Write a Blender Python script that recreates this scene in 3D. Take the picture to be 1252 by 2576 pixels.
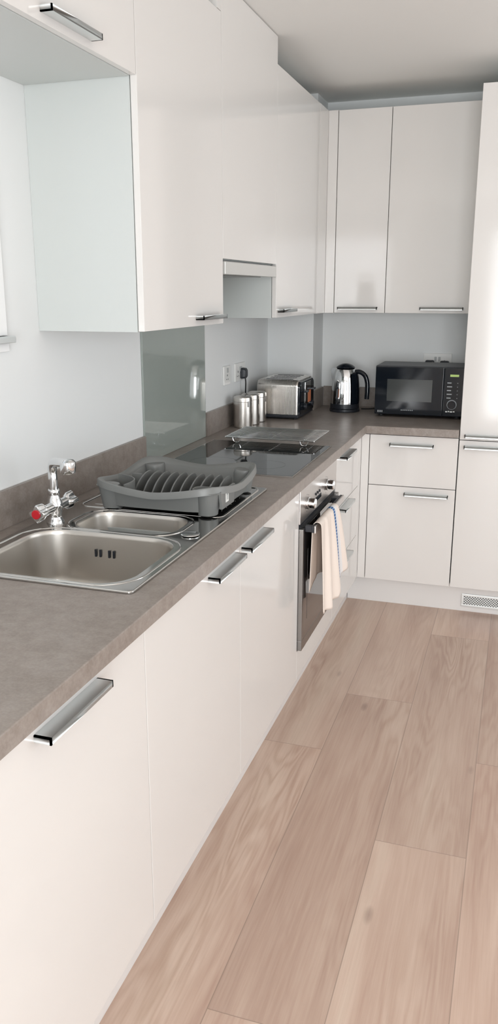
import bpy, bmesh, math, random
from mathutils import Vector, Matrix
random.seed(7)
for o in list(bpy.data.objects): bpy.data.objects.remove(o)
S = bpy.context.scene
COL = S.collection
PI = math.pi

# ------------------------------------------------------------------ camera
pitch, yaw, roll = -0.2605, 0.3206, -0.0015
fpx = 2059.41
fwd = Vector((-math.sin(yaw)*math.cos(pitch), math.cos(yaw)*math.cos(pitch), math.sin(pitch)))
rgt = Vector((math.cos(yaw), math.sin(yaw), 0)); up = rgt.cross(fwd)
R_ = math.cos(roll)*rgt + math.sin(roll)*up
U_ = -math.sin(roll)*rgt + math.cos(roll)*up
cd = bpy.data.cameras.new('camera'); cam = bpy.data.objects.new('camera', cd); COL.objects.link(cam)
cam.matrix_world = Matrix(((R_.x, U_.x, -fwd.x, 0.6883), (R_.y, U_.y, -fwd.y, -3.8733), (R_.z, U_.z, -fwd.z, 1.5267), (0, 0, 0, 1)))
cd.sensor_fit = 'AUTO'; cd.sensor_width = 36; cd.lens = fpx/2576*36
cd.shift_x = 13.157/2576; cd.shift_y = -5.44/2576; cd.clip_start = 0.02
S.camera = cam

# ------------------------------------------------------------------ world and lights
w = bpy.data.worlds.new('sky'); S.world = w; w.use_nodes = True
w.node_tree.nodes['Background'].inputs[0].default_value = (0.80, 0.90, 1.0, 1)
w.node_tree.nodes['Background'].inputs[1].default_value = 0.6

def area(name, loc, rot, sx, sy, power, col):
    l = bpy.data.lights.new(name, 'AREA'); l.shape = 'RECTANGLE'; l.size = sx; l.size_y = sy
    l.energy = power; l.color = col
    o = bpy.data.objects.new(name, l); COL.objects.link(o); o.location = loc; o.rotation_euler = rot
    return o
area('daylight_rear_window', (1.24, -6.05, 1.15), (math.radians(90), 0, 0), 1.85, 2.1, 128, (0.96, 0.985, 1.0))
area('added_side_light', (3.20, -1.15, 1.35), (math.radians(90), 0, math.radians(90)), 2.5, 1.9, 30, (0.97, 0.985, 1.0))  # fill from the right, added to brighten the cabinet fronts and far end
area('daylight_left_window', (-0.86, -2.45, 1.75), (math.radians(90), 0, math.radians(-90)), 0.75, 0.6, 0.5, (0.93, 0.97, 1.0))

S.view_settings.view_transform = 'Standard'
try: S.view_settings.look = 'None'
except Exception: pass
S.view_settings.gamma = 1; S.view_settings.exposure = 0.32; S.view_settings.use_curve_mapping = False
S.cycles.use_denoising = True
S.cycles.max_bounces = 12; S.cycles.diffuse_bounces = 7; S.cycles.glossy_bounces = 6
S.cycles.caustics_reflective = False; S.cycles.caustics_refractive = False

# ------------------------------------------------------------------ materials
def mat(name, col, rough=0.5, metal=0.0, coat=0.0, spec=0.5, **kw):
    m = bpy.data.materials.new(name); m.use_nodes = True
    b = m.node_tree.nodes['Principled BSDF']
    b.inputs['Base Color'].default_value = (*col, 1); b.inputs['Roughness'].default_value = rough
    b.inputs['Metallic'].default_value = metal; b.inputs['Coat Weight'].default_value = coat
    b.inputs['Coat Roughness'].default_value = 0.04
    b.inputs['Specular IOR Level'].default_value = spec
    for k, v in kw.items(): b.inputs[k].default_value = v
    return m
class NT:
    def __init__(s, m): s.t = m.node_tree; s.n = s.t.nodes; s.l = s.t.links; s.b = s.n['Principled BSDF']
    def add(s, typ, **kw):
        n = s.n.new(typ)
        for k, v in kw.items(): setattr(n, k, v)
        return n
    def link(s, a, b): s.l.new(a, b)
    def math(s, op, a, b=None, c=None):
        n = s.n.new('ShaderNodeMath'); n.operation = op
        for i, v in enumerate((a, b, c)):
            if v is None: continue
            if isinstance(v, (int, float)): n.inputs[i].default_value = v
            else: s.l.new(v, n.inputs[i])
        return n.outputs[0]
    def ramp(s, fac, stops):
        n = s.n.new('ShaderNodeValToRGB'); s.l.new(fac, n.inputs[0]); e = n.color_ramp.elements
        while len(e) < len(stops): e.new(0.5)
        for k, (p, c) in zip(e, stops): k.position = p; k.color = (*c, 1)
        return n.outputs[0]
    def mix(s, fac, a, b, typ='MIX'):
        n = s.n.new('ShaderNodeMix'); n.data_type = 'RGBA'; n.blend_type = typ
        for i, v in ((0, fac), (6, a), (7, b)):
            if isinstance(v, (int, float)): n.inputs[i].default_value = v
            elif isinstance(v, tuple): n.inputs[i].default_value = (*v, 1)
            else: s.l.new(v, n.inputs[i])
        return n.outputs[2]
    def noise(s, vec, scale, detail=2, rough=0.5, dist=0.0):
        n = s.n.new('ShaderNodeTexNoise'); n.inputs['Scale'].default_value = scale
        n.inputs['Detail'].default_value = detail; n.inputs['Roughness'].default_value = rough
        n.inputs['Distortion'].default_value = dist
        if vec is not None: s.l.new(vec, n.inputs['Vector'])
        return n.outputs['Fac']
    def mapping(s, vec, scale, loc=(0, 0, 0)):
        n = s.n.new('ShaderNodeMapping'); s.l.new(vec, n.inputs[0]); n.inputs['Scale'].default_value = scale
        n.inputs['Location'].default_value = loc
        return n.outputs[0]
    def bump(s, h, strength, dist=0.002):
        n = s.n.new('ShaderNodeBump'); n.inputs['Strength'].default_value = strength; n.inputs['Distance'].default_value = dist
        s.l.new(h, n.inputs['Height']); s.l.new(n.outputs[0], s.b.inputs['Normal'])

M = {}
M['gloss'] = mat('gloss_white_door', (0.735, 0.718, 0.698), 0.09, spec=0.5)
M['carcass'] = mat('matt_white_board', (0.57, 0.60, 0.59), 0.4)
M['plinth'] = mat('white_plinth', (0.74, 0.73, 0.72), 0.35)
M['handle'] = mat('brushed_aluminium', (0.74, 0.77, 0.77), 0.36, 1.0)
M['chrome'] = mat('chrome', (0.82, 0.83, 0.84), 0.06, 1.0)
M['steel_dark'] = mat('dark_steel', (0.30, 0.29, 0.28), 0.3, 1.0)
M['black_gloss'] = mat('black_gloss_plastic', (0.006, 0.009, 0.014), 0.07, spec=0.4)
M['black'] = mat('black_plastic', (0.018, 0.021, 0.028), 0.38)
M['blackrubber'] = mat('black_rubber', (0.02, 0.02, 0.02), 0.6)
M['socket'] = mat('white_socket', (0.78, 0.78, 0.76), 0.3)
M['socket_grey'] = mat('grey_switch', (0.42, 0.43, 0.43), 0.35)
M['red'] = mat('red_cap', (0.55, 0.02, 0.03), 0.3)
M['blue'] = mat('blue_cap', (0.03, 0.08, 0.4), 0.3)
M['orange'] = mat('orange_patch', (0.62, 0.20, 0.09), 0.4)
M['label'] = mat('white_label', (0.85, 0.85, 0.82), 0.5)
M['grey_print'] = mat('grey_print', (0.35, 0.37, 0.38), 0.5)
M['hob'] = mat('black_glass', (0.010, 0.012, 0.012), 0.03, **{'IOR': 1.85})
M['ovenglass'] = mat('dark_oven_glass', (0.022, 0.020, 0.020), 0.05, coat=0.6, spec=0.8)
M['mw_window'] = mat('dark_mesh_window', (0.060, 0.066, 0.066), 0.12, spec=0.5)
M['rack_plastic'] = mat('grey_rack_plastic', (0.185, 0.190, 0.185), 0.38)
M['groove'] = mat('shadow_gap', (0.10, 0.10, 0.10), 0.7)
M['pvc'] = mat('white_window_frame', (0.85, 0.86, 0.86), 0.3)
M['display'] = mat('green_display', (0.12, 0.2, 0.03), 0.3, **{'Emission Color': (0.45, 0.62, 0.10, 1), 'Emission Strength': 0.35})

def wallmat(name, col):
    m = mat(name, col, 0.7, spec=0.3); N = NT(m)
    tc = N.add('ShaderNodeTexCoord')
    f = N.noise(tc.outputs['Object'], 180, 3)
    N.bump(f, 0.06, 0.001)
    return m
M['wall'] = wallmat('painted_wall', (0.77, 0.785, 0.785))
M['ceil'] = wallmat('painted_ceiling', (0.80, 0.80, 0.78))

def brushed(name, col, r0, r1, scale):
    m = mat(name, col, 0.3, 1.0); N = NT(m); tc = N.add('ShaderNodeTexCoord')
    v = N.mapping(tc.outputs['Object'], scale)
    f = N.noise(v, 1.0, 3)
    mr = N.add('ShaderNodeMapRange'); N.link(f, mr.inputs[0]); mr.inputs[3].default_value = r0; mr.inputs[4].default_value = r1
    N.link(mr.outputs[0], N.b.inputs['Roughness'])
    return m
M['steel'] = brushed('brushed_steel_panel', (0.68, 0.65, 0.63), 0.26, 0.36, (30, 30, 400))
M['toaster'] = brushed('brushed_toaster_steel', (0.62, 0.59, 0.56), 0.20, 0.33, (300, 30, 3))
M['canister'] = mat('brushed_canister_steel', (0.68, 0.65, 0.61), 0.27, 1.0)
M['sink'] = mat('satin_sink_steel', (0.60, 0.575, 0.54), 0.33, 1.0)
M['sinktop'] = mat('polished_sink_steel', (0.56, 0.55, 0.53), 0.12, 1.0)

# laminate worktop
m = M['worktop'] = mat('stone_laminate', (0.3, 0.27, 0.25), 0.34, spec=0.35); N = NT(m)
tc = N.add('ShaderNodeTexCoord')
a = N.noise(tc.outputs['Object'], 5.5, 5, 0.62, 0.6)
b = N.noise(tc.outputs['Object'], 38, 4, 0.6)
c = N.noise(tc.outputs['Object'], 190, 2, 0.5)
c1 = N.ramp(a, [(0.32, (0.238, 0.194, 0.166)), (0.52, (0.282, 0.240, 0.210)), (0.68, (0.330, 0.292, 0.270))])
c2 = N.mix(0.40, c1, N.ramp(b, [(0.35, (0.215, 0.185, 0.165)), (0.65, (0.36, 0.325, 0.30))]))
c3 = N.mix(0.10, c2, N.ramp(c, [(0.40, (0.15, 0.13, 0.12)), (0.62, (0.42, 0.39, 0.37))]))
N.link(c3, N.b.inputs['Base Color'])
N.bump(b, 0.08, 0.001)

# back-painted splashback glass
M['splash'] = mat('grey_green_glass', (0.32, 0.355, 0.33), 0.04, **{'IOR': 1.7})

# pane material: mostly clear with a glossy skin
m = M['pane'] = bpy.data.materials.new('clear_pane'); m.use_nodes = True
t = m.node_tree; t.nodes.remove(t.nodes['Principled BSDF'])
tr = t.nodes.new('ShaderNodeBsdfTransparent'); gl = t.nodes.new('ShaderNodeBsdfGlossy'); gl.inputs['Roughness'].default_value = 0.02
mx = t.nodes.new('ShaderNodeMixShader'); mx.inputs[0].default_value = 0.06
t.links.new(tr.outputs[0], mx.inputs[1]); t.links.new(gl.outputs[0], mx.inputs[2])
t.links.new(mx.outputs[0], t.nodes['Material Output'].inputs[0])

# wood floor: grain per plank, from the plank's own coordinates
PW, PL = 0.2545, 1.54
m = M['floor'] = mat('wood_plank_floor', (0.5, 0.4, 0.33), 0.36, spec=0.4); N = NT(m)
uv = N.add('ShaderNodeUVMap', uv_map='plank'); rnd = N.add('ShaderNodeVertexColor', layer_name='tone')
sx = N.add('ShaderNodeSeparateXYZ'); N.link(uv.outputs[0], sx.inputs[0])
sc = N.add('ShaderNodeSeparateColor'); N.link(rnd.outputs[0], sc.inputs[0])
u, v = sx.outputs[0], sx.outputs[1]; r1, r2, r3 = sc.outputs
cv = N.add('ShaderNodeCombineXYZ')
N.link(N.math('ADD', u, N.math('MULTIPLY', r1, 9.0)), cv.inputs[0])
N.link(N.math('ADD', v, N.math('MULTIPLY', r2, 23.0)), cv.inputs[1]); N.link(N.math('MULTIPLY', r3, 5.0), cv.inputs[2])
P = cv.outputs[0]
# cathedral figure: level lines of a stretched field
fld = N.noise(N.mapping(P, (7.5, 0.80, 1)), 1.0, 3.5, 0.48, 0.25)
bands = N.math('SINE', N.math('MULTIPLY', fld, 105.0))
bands = N.math('MULTIPLY_ADD', bands, 0.5, 0.5)
where = N.noise(N.mapping(P, (4.0, 0.75, 1), (3.1, 7.7, 1.3)), 1.0, 1.5)
whm = N.add('ShaderNodeMapRange'); N.link(where, whm.inputs[0]); whm.inputs[1].default_value = 0.45; whm.inputs[2].default_value = 0.68
whm.inputs[3].default_value = 0.12; whm.inputs[4].default_value = 0.85
fine = N.noise(N.mapping(P, (170, 4.5, 1)), 1.0, 3, 0.6)
fine2 = N.noise(N.mapping(P, (46, 1.6, 1), (1, 2, 3)), 1.0, 3, 0.55)
broad = N.noise(N.mapping(P, (8.5, 0.85, 1), (9, 2, 3)), 1.0, 3, 0.5, 0.5)
base = N.ramp(broad, [(0.30, (0.450, 0.305, 0.243)), (0.47, (0.535, 0.385, 0.312)), (0.60, (0.600, 0.452, 0.372)), (0.75, (0.625, 0.500, 0.412))])
dark = N.mix(1.0, base, (0.76, 0.70, 0.65), 'MULTIPLY')
lite = N.mix(0.45, base, (0.72, 0.60, 0.50))
colr = N.mix(N.math('MULTIPLY', bands, whm.outputs[0]), base, dark)
colr = N.mix(N.math('MULTIPLY', N.math('SUBTRACT', 1.0, bands), N.math('MULTIPLY', whm.outputs[0], 0.8)), colr, lite)
colr = N.mix(0.35, colr, N.mix(fine2, dark, lite))
colr = N.mix(0.20, colr, N.mix(N.ramp(fine, [(0.35, (0, 0, 0)), (0.65, (1, 1, 1))]), dark, lite))
kn = N.add('ShaderNodeTexVoronoi'); kn.inputs['Scale'].default_value = 1.0; N.link(N.mapping(P, (4.2, 1.5, 1)), kn.inputs['Vector'])
knf = N.ramp(kn.outputs['Distance'], [(0.0, (0.62, 0.62, 0.62)), (0.035, (0.35, 0.35, 0.35)), (0.06, (0, 0, 0))])
colr = N.mix(knf, colr, (0.24, 0.165, 0.13))
tone = N.add('ShaderNodeMapRange'); N.link(r1, tone.inputs[0]); tone.inputs[3].default_value = 0.90; tone.inputs[4].default_value = 1.10
colr = N.mix(1.0, colr, N.mix(0.0, tone.outputs[0], (1, 1, 1)), 'MULTIPLY')
du = N.math('MINIMUM', u, N.math('SUBTRACT', PW, u)); dv = N.math('MINIMUM', v, N.math('SUBTRACT', PL, v))
ed = N.math('MINIMUM', du, dv)
em = N.add('ShaderNodeMapRange'); N.link(ed, em.inputs[0]); em.inputs[1].default_value = 0.0004; em.inputs[2].default_value = 0.0016
em.inputs[3].default_value = 0.62; em.inputs[4].default_value = 0.0
colr = N.mix(em.outputs[0], colr, (0.20, 0.15, 0.12))
N.link(colr, N.b.inputs['Base Color']); N.bump(fine2, 0.08, 0.001)

# towel cloth: cream with a woven blue line, from the cloth's own coordinates
m = M['towel'] = mat('cotton_towel', (0.78, 0.70, 0.63), 0.9, spec=0.1); N = NT(m)
uv = N.add('ShaderNodeUVMap', uv_map='cloth'); sx = N.add('ShaderNodeSeparateXYZ'); N.link(uv.outputs[0], sx.inputs[0])
u, v = sx.outputs[0], sx.outputs[1]
def band(u, lo, hi): return N.math('MULTIPLY', N.math('GREATER_THAN', u, lo), N.math('LESS_THAN', u, hi))
cream = N.mix(band(u, 0.800, 0.90), (0.83, 0.74, 0.67), (0.80, 0.79, 0.79))
chk = N.math('GREATER_THAN', N.math('SINE', N.math('MULTIPLY', v, 260.0)), -0.55)
blue = N.mix(chk, (0.40, 0.50, 0.66), (0.055, 0.15, 0.36))
col_ = N.mix(band(u, 0.715, 0.808), cream, blue)
N.link(col_, N.b.inputs['Base Color'])
N.bump(N.noise(uv.outputs[0], 400, 2), 0.3, 0.001)

# ------------------------------------------------------------------ mesh helpers
def finish(bm, angle=38):
    bmesh.ops.recalc_face_normals(bm, faces=bm.faces)
    for f in bm.faces: f.smooth = True
    a = math.radians(angle)
    for e in bm.edges:
        if len(e.link_faces) == 2 and e.calc_face_angle(0) > a: e.smooth = False
def bx(bm, x0, x1, y0, y1, z0, z1, bev=0.0, seg=2):
    vs = [bm.verts.new((x, y, z)) for x in (x0, x1) for y in (y0, y1) for z in (z0, z1)]
    idx = [(0, 1, 3, 2), (4, 6, 7, 5), (0, 4, 5, 1), (2, 3, 7, 6), (0, 2, 6, 4), (1, 5, 7, 3)]
    fs = [bm.faces.new([vs[i] for i in q]) for q in idx]
    if bev > 0:
        es = list({e for f in fs for e in f.edges})
        bmesh.ops.bevel(bm, geom=es, offset=bev, segments=seg, profile=0.5, affect='EDGES')
def loft(bm, rings, cap0=True, cap1=True, closed=True):
    R = [[bm.verts.new(p) for p in r] for r in rings]
    n = len(R[0])
    for a, b in zip(R, R[1:]):
        for i in range(n if closed else n-1):
            j = (i+1) % n; bm.faces.new((a[i], a[j], b[j], b[i]))
    if cap0: bm.faces.new(R[0][::-1])
    if cap1: bm.faces.new(R[-1])
    return R
def circ(c, r, ax='z', n=32, ry=None):
    ry = ry or r; out = []
    for i in range(n):
        t = 2*PI*i/n; a, b = r*math.cos(t), ry*math.sin(t)
        out.append({'z': (c[0]+a, c[1]+b, c[2]), 'x': (c[0], c[1]+a, c[2]+b), 'y': (c[0]+a, c[1], c[2]+b)}[ax])
    return out
def cyl(bm, c, r, h, ax='z', n=32, bev=0.0, r2=None):
    r2 = r if r2 is None else r2
    d = {'x': (1, 0, 0), 'y': (0, 1, 0), 'z': (0, 0, 1)}[ax]
    def at(t): return tuple(c[k]+d[k]*t for k in range(3))
    sgn = 1 if h > 0 else -1
    if bev: loft(bm, [circ(at(0), r-bev, ax, n), circ(at(bev*sgn), r, ax, n), circ(at(h-bev*sgn), r2, ax, n), circ(at(h), r2-bev, ax, n)])
    else: loft(bm, [circ(at(0), r, ax, n), circ(at(h), r2, ax, n)])
def lathe(bm, c, prof, n=40, t0=0, t1=2*PI, cap0=True, cap1=True):
    full = abs(t1-t0-2*PI) < 1e-6
    m = n if full else n+1
    rings = []
    for r, z in prof:
        rings.append([(c[0]+r*math.cos(t0+(t1-t0)*i/n), c[1]+r*math.sin(t0+(t1-t0)*i/n), c[2]+z) for i in range(m)])
    loft(bm, rings, cap0, cap1, full)
def tube(bm, pts, r, n=10, ry=None, cap=True):
    pts = [Vector(p) for p in pts]; rings = []
    T = [(pts[min(i+1, len(pts)-1)]-pts[max(i-1, 0)]).normalized() for i in range(len(pts))]
    ref = Vector((0, 0, 1)) if abs(T[0].z) < 0.9 else Vector((1, 0, 0))
    a = T[0].cross(ref).normalized()
    for p, t in zip(pts, T):
        a = (a - t*a.dot(t)).normalized(); b = t.cross(a)
        rings.append([tuple(p + a*r*math.cos(2*PI*k/n) + b*(ry or r)*math.sin(2*PI*k/n)) for k in range(n)])
    loft(bm, rings, cap, cap)
def smoothpath(pts, k=6):
    pts = [Vector(p) for p in pts]; out = []
    for i in range(len(pts)-1):
        p0 = pts[max(i-1, 0)]; p1 = pts[i]; p2 = pts[i+1]; p3 = pts[min(i+2, len(pts)-1)]
        for j in range(k):
            t = j/k
            out.append(0.5*((2*p1)+(-p0+p2)*t+(2*p0-5*p1+4*p2-p3)*t*t+(-p0+3*p1-3*p2+p3)*t**3))
    out.append(pts[-1]); return out
def prism(bm, poly, ax, a0, a1):
    """poly = list of 2D points in the plane normal to ax."""
    def P(p, a): return {'x': (a, p[0], p[1]), 'y': (p[0], a, p[1]), 'z': (p[0], p[1], a)}[ax]
    loft(bm, [[P(p, a0) for p in poly], [P(p, a1) for p in poly]])
def slab(bm, outer, holes, z0, z1, walls=True):
    """flat plate with holes"""
    es = []
    for loop in [outer]+holes:
        vs = [bm.verts.new((p[0], p[1], z1)) for p in loop]
        es += [bm.edges.new((vs[i], vs[(i+1) % len(vs)])) for i in range(len(vs))]
    r = bmesh.ops.triangle_fill(bm, edges=es, use_beauty=True)
    fs = [g for g in r['geom'] if isinstance(g, bmesh.types.BMFace)]
    if walls:
        ex = bmesh.ops.extrude_face_region(bm, geom=fs)
        for g in ex['geom']:
            if isinstance(g, bmesh.types.BMVert): g.co.z = z0
def rrect(x0, x1, y0, y1, r, n=8):
    out = []
    for cx, cy, a0 in ((x1-r, y1-r, 0), (x0+r, y1-r, PI/2), (x0+r, y0+r, PI), (x1-r, y0+r, 3*PI/2)):
        for i in range(n+1):
            t = a0+PI/2*i/n; out.append((cx+r*math.cos(t), cy+r*math.sin(t)))
    return out

BM = bmesh.new
def root_of(o):
    while o.parent: o = o.parent
    return o
def obj(name, bm, m, parent=None, local=False, label=None, angle=38, mods=None):
    finish(bm, angle)
    me = bpy.data.meshes.new(name); bm.to_mesh(me); bm.free()
    for mm in (m if isinstance(m, (list, tuple)) else [m]): me.materials.append(M[mm] if isinstance(mm, str) else mm)
    o = bpy.data.objects.new(name, me); COL.objects.link(o)
    if parent is not None:
        if not local:
            me.transform(Matrix.Translation(-Vector(root_of(parent).location)))
        o.parent = parent
    if label: o['label'] = label
    wn = o.modifiers.new('normals', 'WEIGHTED_NORMAL'); wn.keep_sharp = True; wn.weight = 90
    return o
def thing(name, label, cat, loc=(0, 0, 0), rz=0, group=None):
    o = bpy.data.objects.new(name, None); COL.objects.link(o); o.empty_display_size = 0.05
    o.location = loc; o.rotation_euler = (0, 0, rz); o['label'] = label; o['category'] = cat
    if group: o['group'] = group
    return o
def patch(o, label, cat, group=None):
    o['label'] = label; o['category'] = cat
    if group: o['group'] = group
    return o
def struct(name, bm, m, parent=None):
    o = obj(name, bm, m, parent)
    if parent is None: o['kind'] = 'structure'
    return o
def box(name, dims, m, parent=None, bev=0.0, **kw):
    bm = BM(); bx(bm, *dims, bev); return obj(name, bm, m, parent, **kw)

# ------------------------------------------------------------------ dimensions
XW, YB, ZC = -0.60, 0.64, 2.465
XR, YR = 3.0, -5.8
ZT, ZU = 0.910, 0.873            # worktop top, underside
ZP = 0.138                       # bottom of base doors
WX = -0.2755                     # front plane of left wall units
WY = 0.339                       # front plane of back wall units
WZ0, WZ1 = 1.421, 2.368

# ------------------------------------------------------------------ structure
# floor of planks
bm = BM(); uvl = bm.loops.layers.uv.new('plank'); cl = bm.loops.layers.color.new('tone')
X0 = 0.150
starts = {-1: -1.400, 0: -0.973, 1: -0.285, 2: -1.322}
for k in range(-3, 13):
    xa, xb = X0+PW*k, X0+PW*(k+1)
    y0 = starts.get(k, -random.random()*PL)
    cxa, cxb = max(xa, XW), min(xb, XR)
    if cxb <= cxa: continue
    j = math.floor((YR-y0)/PL)
    while y0+PL*j < YB:
        ya, yb = y0+PL*j, y0+PL*(j+1); j += 1
        cya, cyb = max(ya, YR), min(yb, YB)
        if cyb <= cya: continue
        tone = (random.random(), random.random(), random.random(), 1)
        vs = [bm.verts.new((x, y, 0)) for x, y in ((cxa, cya), (cxb, cya), (cxb, cyb), (cxa, cyb))]
        f = bm.faces.new(vs)
        for lp in f.loops:
            lp[uvl].uv = (lp.vert.co.x-xa, lp.vert.co.y-ya); lp[cl] = tone
me_f = struct('floor', bm, 'floor')
struct_b = BM(); bx(struct_b, XW-0.3, XR+0.3, YR-0.3, YB+0.2, ZC, ZC+0.1); struct('ceiling', struct_b, 'ceil')
bm = BM(); bx(bm, XW-0.2, XR+0.2, YB, YB+0.15, -0.05, ZC); struct('wall_back', bm, 'wall')
# left wall with the window opening over the sink
WY0, WY1, WZa, WZb = -2.86, -2.05, 1.455, 2.02
bm = BM()
bx(bm, XW-0.2, XW, YR-0.2, WY0, -0.05, ZC); bx(bm, XW-0.2, XW, WY1, YB, -0.05, ZC)
bx(bm, XW-0.2, XW, WY0, WY1, -0.05, WZa); bx(bm, XW-0.2, XW, WY0, WY1, WZb, ZC)
struct('wall_left', bm, 'wall')
# boxed-in corner
bm = BM(); bx(bm, XW, -0.350, 0.420, YB, 0.0, ZC); struct('wall_corner', bm, 'wall')
# right wall with opening for an added window, rear wall with glazed door
bm = BM()
bx(bm, XR, XR+0.15, YR-0.2, -2.70, -0.05, ZC); bx(bm, XR, XR+0.15, 0.10, YB, -0.05, ZC)
bx(bm, XR, XR+0.15, -2.70, 0.10, -0.05, 0.4); bx(bm, XR, XR+0.15, -2.70, 0.10, 2.2, ZC)
struct('wall_right', bm, 'wall')
bm = BM()
bx(bm, XW, 0.30, YR-0.15, YR, -0.05, ZC); bx(bm, 2.70, XR, YR-0.15, YR, -0.05, ZC); bx(bm, 0.30, 2.70, YR-0.15, YR, 2.2, ZC)
struct('wall_rear', bm, 'wall')
def window(name, x0, x1, y0, y1, z0, z1, ax, th, mull, sill=None):
    w_ = bpy.data.objects.new(name, None); COL.objects.link(w_); w_.location = ((x0+x1)/2, (y0+y1)/2, z0); w_['kind'] = 'structure'
    bm = BM(); f = 0.055
    if ax == 'y':
        bx(bm, x0, x0+f, y0, y1, z0, z1, .003); bx(bm, x1-f, x1, y0, y1, z0, z1, .003)
        bx(bm, x0+f, x1-f, y0, y1, z0, z0+f, .003); bx(bm, x0+f, x1-f, y0, y1, z1-f, z1, .003)
        for c in mull: bx(bm, c-.04, c+.04, y0, y1, z0+f, z1-f, .003)
    else:
        bx(bm, x0, x1, y0, y0+f, z0, z1, .003); bx(bm, x0, x1, y1-f, y1, z0, z1, .003)
        bx(bm, x0, x1, y0+f, y1-f, z0, z0+f, .003); bx(bm, x0, x1, y0+f, y1-f, z1-f, z1, .003)
        for c in mull: bx(bm, x0, x1, c-.04, c+.04, z0+f, z1-f, .003)
    obj('window_frame', bm, 'pvc', w_)
    bm = BM()
    if ax == 'y': ym = (y0+y1)/2; bx(bm, x0+f, x1-f, ym-.003, ym+.003, z0+f, z1-f)
    else: xm = (x0+x1)/2; bx(bm, xm-.003, xm+.003, y0+f, y1-f, z0+f, z1-f)
    obj('pane', bm, 'pane', w_)
    return w_
window('added_window_2', XR+0.05, XR+0.11, -2.70, 0.10, 0.4, 2.2, 'x', 0, [-1.30])  # unseen side window, added to go with the fill light from the right
window('window_3', 0.30, 2.70, YR-0.11, YR-0.05, 0.0, 2.2, 'y', 0, [1.50])
w1 = window('window_1', XW-0.12, XW-0.06, WY0, WY1, WZa, WZb, 'x', 0, [])
bm = BM()   # white surround standing proud of the wall, and the sill board below it
bx(bm, XW, XW+.012, WY1, WY1+.062, 1.416, WZb+.02, .002); bx(bm, XW, XW+.012, WY0-.062, WY0, 1.416, WZb+.02, .002)
bx(bm, XW, XW+.012, WY0, WY1, 1.416, WZa, .002)
obj('surround', bm, 'pvc', w1)
bm = BM(); bx(bm, XW, XW+.030, WY0-.07, WY1+.072, 1.398, 1.415, .002); obj('sill', bm, 'handle', w1, label='grey metal bar along the bottom of the window')
bm = BM(); bx(bm, XW, XW+.012, WY0-.06, WY1+.066, 1.375, 1.397, .002); obj('apron', bm, 'pvc', w1)

# ------------------------------------------------------------------ fitted furniture
def handle(parent, ax, c0, c1, face, z, up=False, dep=0.032, lip=0.013):
    """L-shaped bar. ax='y' runs along y on a door whose face is at x=face; ax='x' on a door at y=face."""
    s = -1 if not up else 1
    t = 0.0032
    prof = [(0, 0), (dep, 0), (dep, s*lip), (dep-t, s*lip), (dep-t, s*t), (0, s*t)]
    bm = BM()
    if ax == 'y': prism(bm, [(face+p[0], z+p[1]) for p in prof], 'y', c0, c1)
    else: prism(bm, [(face-p[0], z+p[1]) for p in prof], 'x', c0, c1)
    e = 0.0035
    for q in (c0, c1-e):      # closed ends
        if ax == 'y': bx(bm, face, face+dep, q, q+e, min(z, z+s*lip), max(z, z+s*lip))
        else: bx(bm, q, q+e, face-dep, face, min(z, z+s*lip), max(z, z+s*lip))
    bmesh.ops.remove_doubles(bm, verts=bm.verts, dist=1e-6)
    return obj('handle', bm, 'handle', parent, angle=20)
G = 0.0015
def carcass_left(root, x0, x1, y0, y1, z0, z1, top=True, t=0.016, back=True):
    bm = BM()
    bx(bm, x0, x1, y0, y0+t, z0, z1); bx(bm, x0, x1, y1-t, y1, z0, z1)
    bx(bm, x0, x1, y0+t, y1-t, z0, z0+t)
    if top: bx(bm, x0, x1, y0+t, y1-t, z1-t, z1)
    if back: bx(bm, x0, x0+.008, y0+t, y1-t, z0+t, z1-(t if top else 0))
    return obj('carcass', bm, 'carcass', root)
def door_x(root, name, y0, y1, z0, z1, face=0.0, t=0.018):
    return box(name, (face-t, face, y0+G, y1-G, z0+G, z1-G), 'gloss', root, 0.0012)
def door_y(root, name, x0, x1, z0, z1, face=0.0, t=0.018):
    return box(name, (x0+G, x1-G, face, face+t, z0+G, z1-G), 'gloss', root, 0.0012)

Z1 = 0.868
# left base run
def base_left(label, y0, y1, h0, h1, hz=0.845):
    r = thing('base_cabinet', label, 'cabinet', (-0.3, (y0+y1)/2, ZP))
    carcass_left(r, XW+.004, -0.020, y0+.0005, y1-.0005, ZP+.004, ZU-.001, top=False, t=.012)
    d = door_x(r, 'door', y0, y1, ZP, Z1)
    handle(d, 'y', h0, h1, 0.0, hz)
    return r
base_left('white gloss base cabinet nearest the viewer with a long handle centred under the worktop', -3.060, -2.453, -2.868, -2.654, 0.842)
base_left('white gloss base cabinet under the sink bowls, handle at its right end', -2.453, -1.835, -2.082, -1.868, 0.842)
base_left('white gloss base cabinet left of the oven, handle at its left end', -1.835, -1.187, -1.822, -1.608, 0.842)

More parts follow.
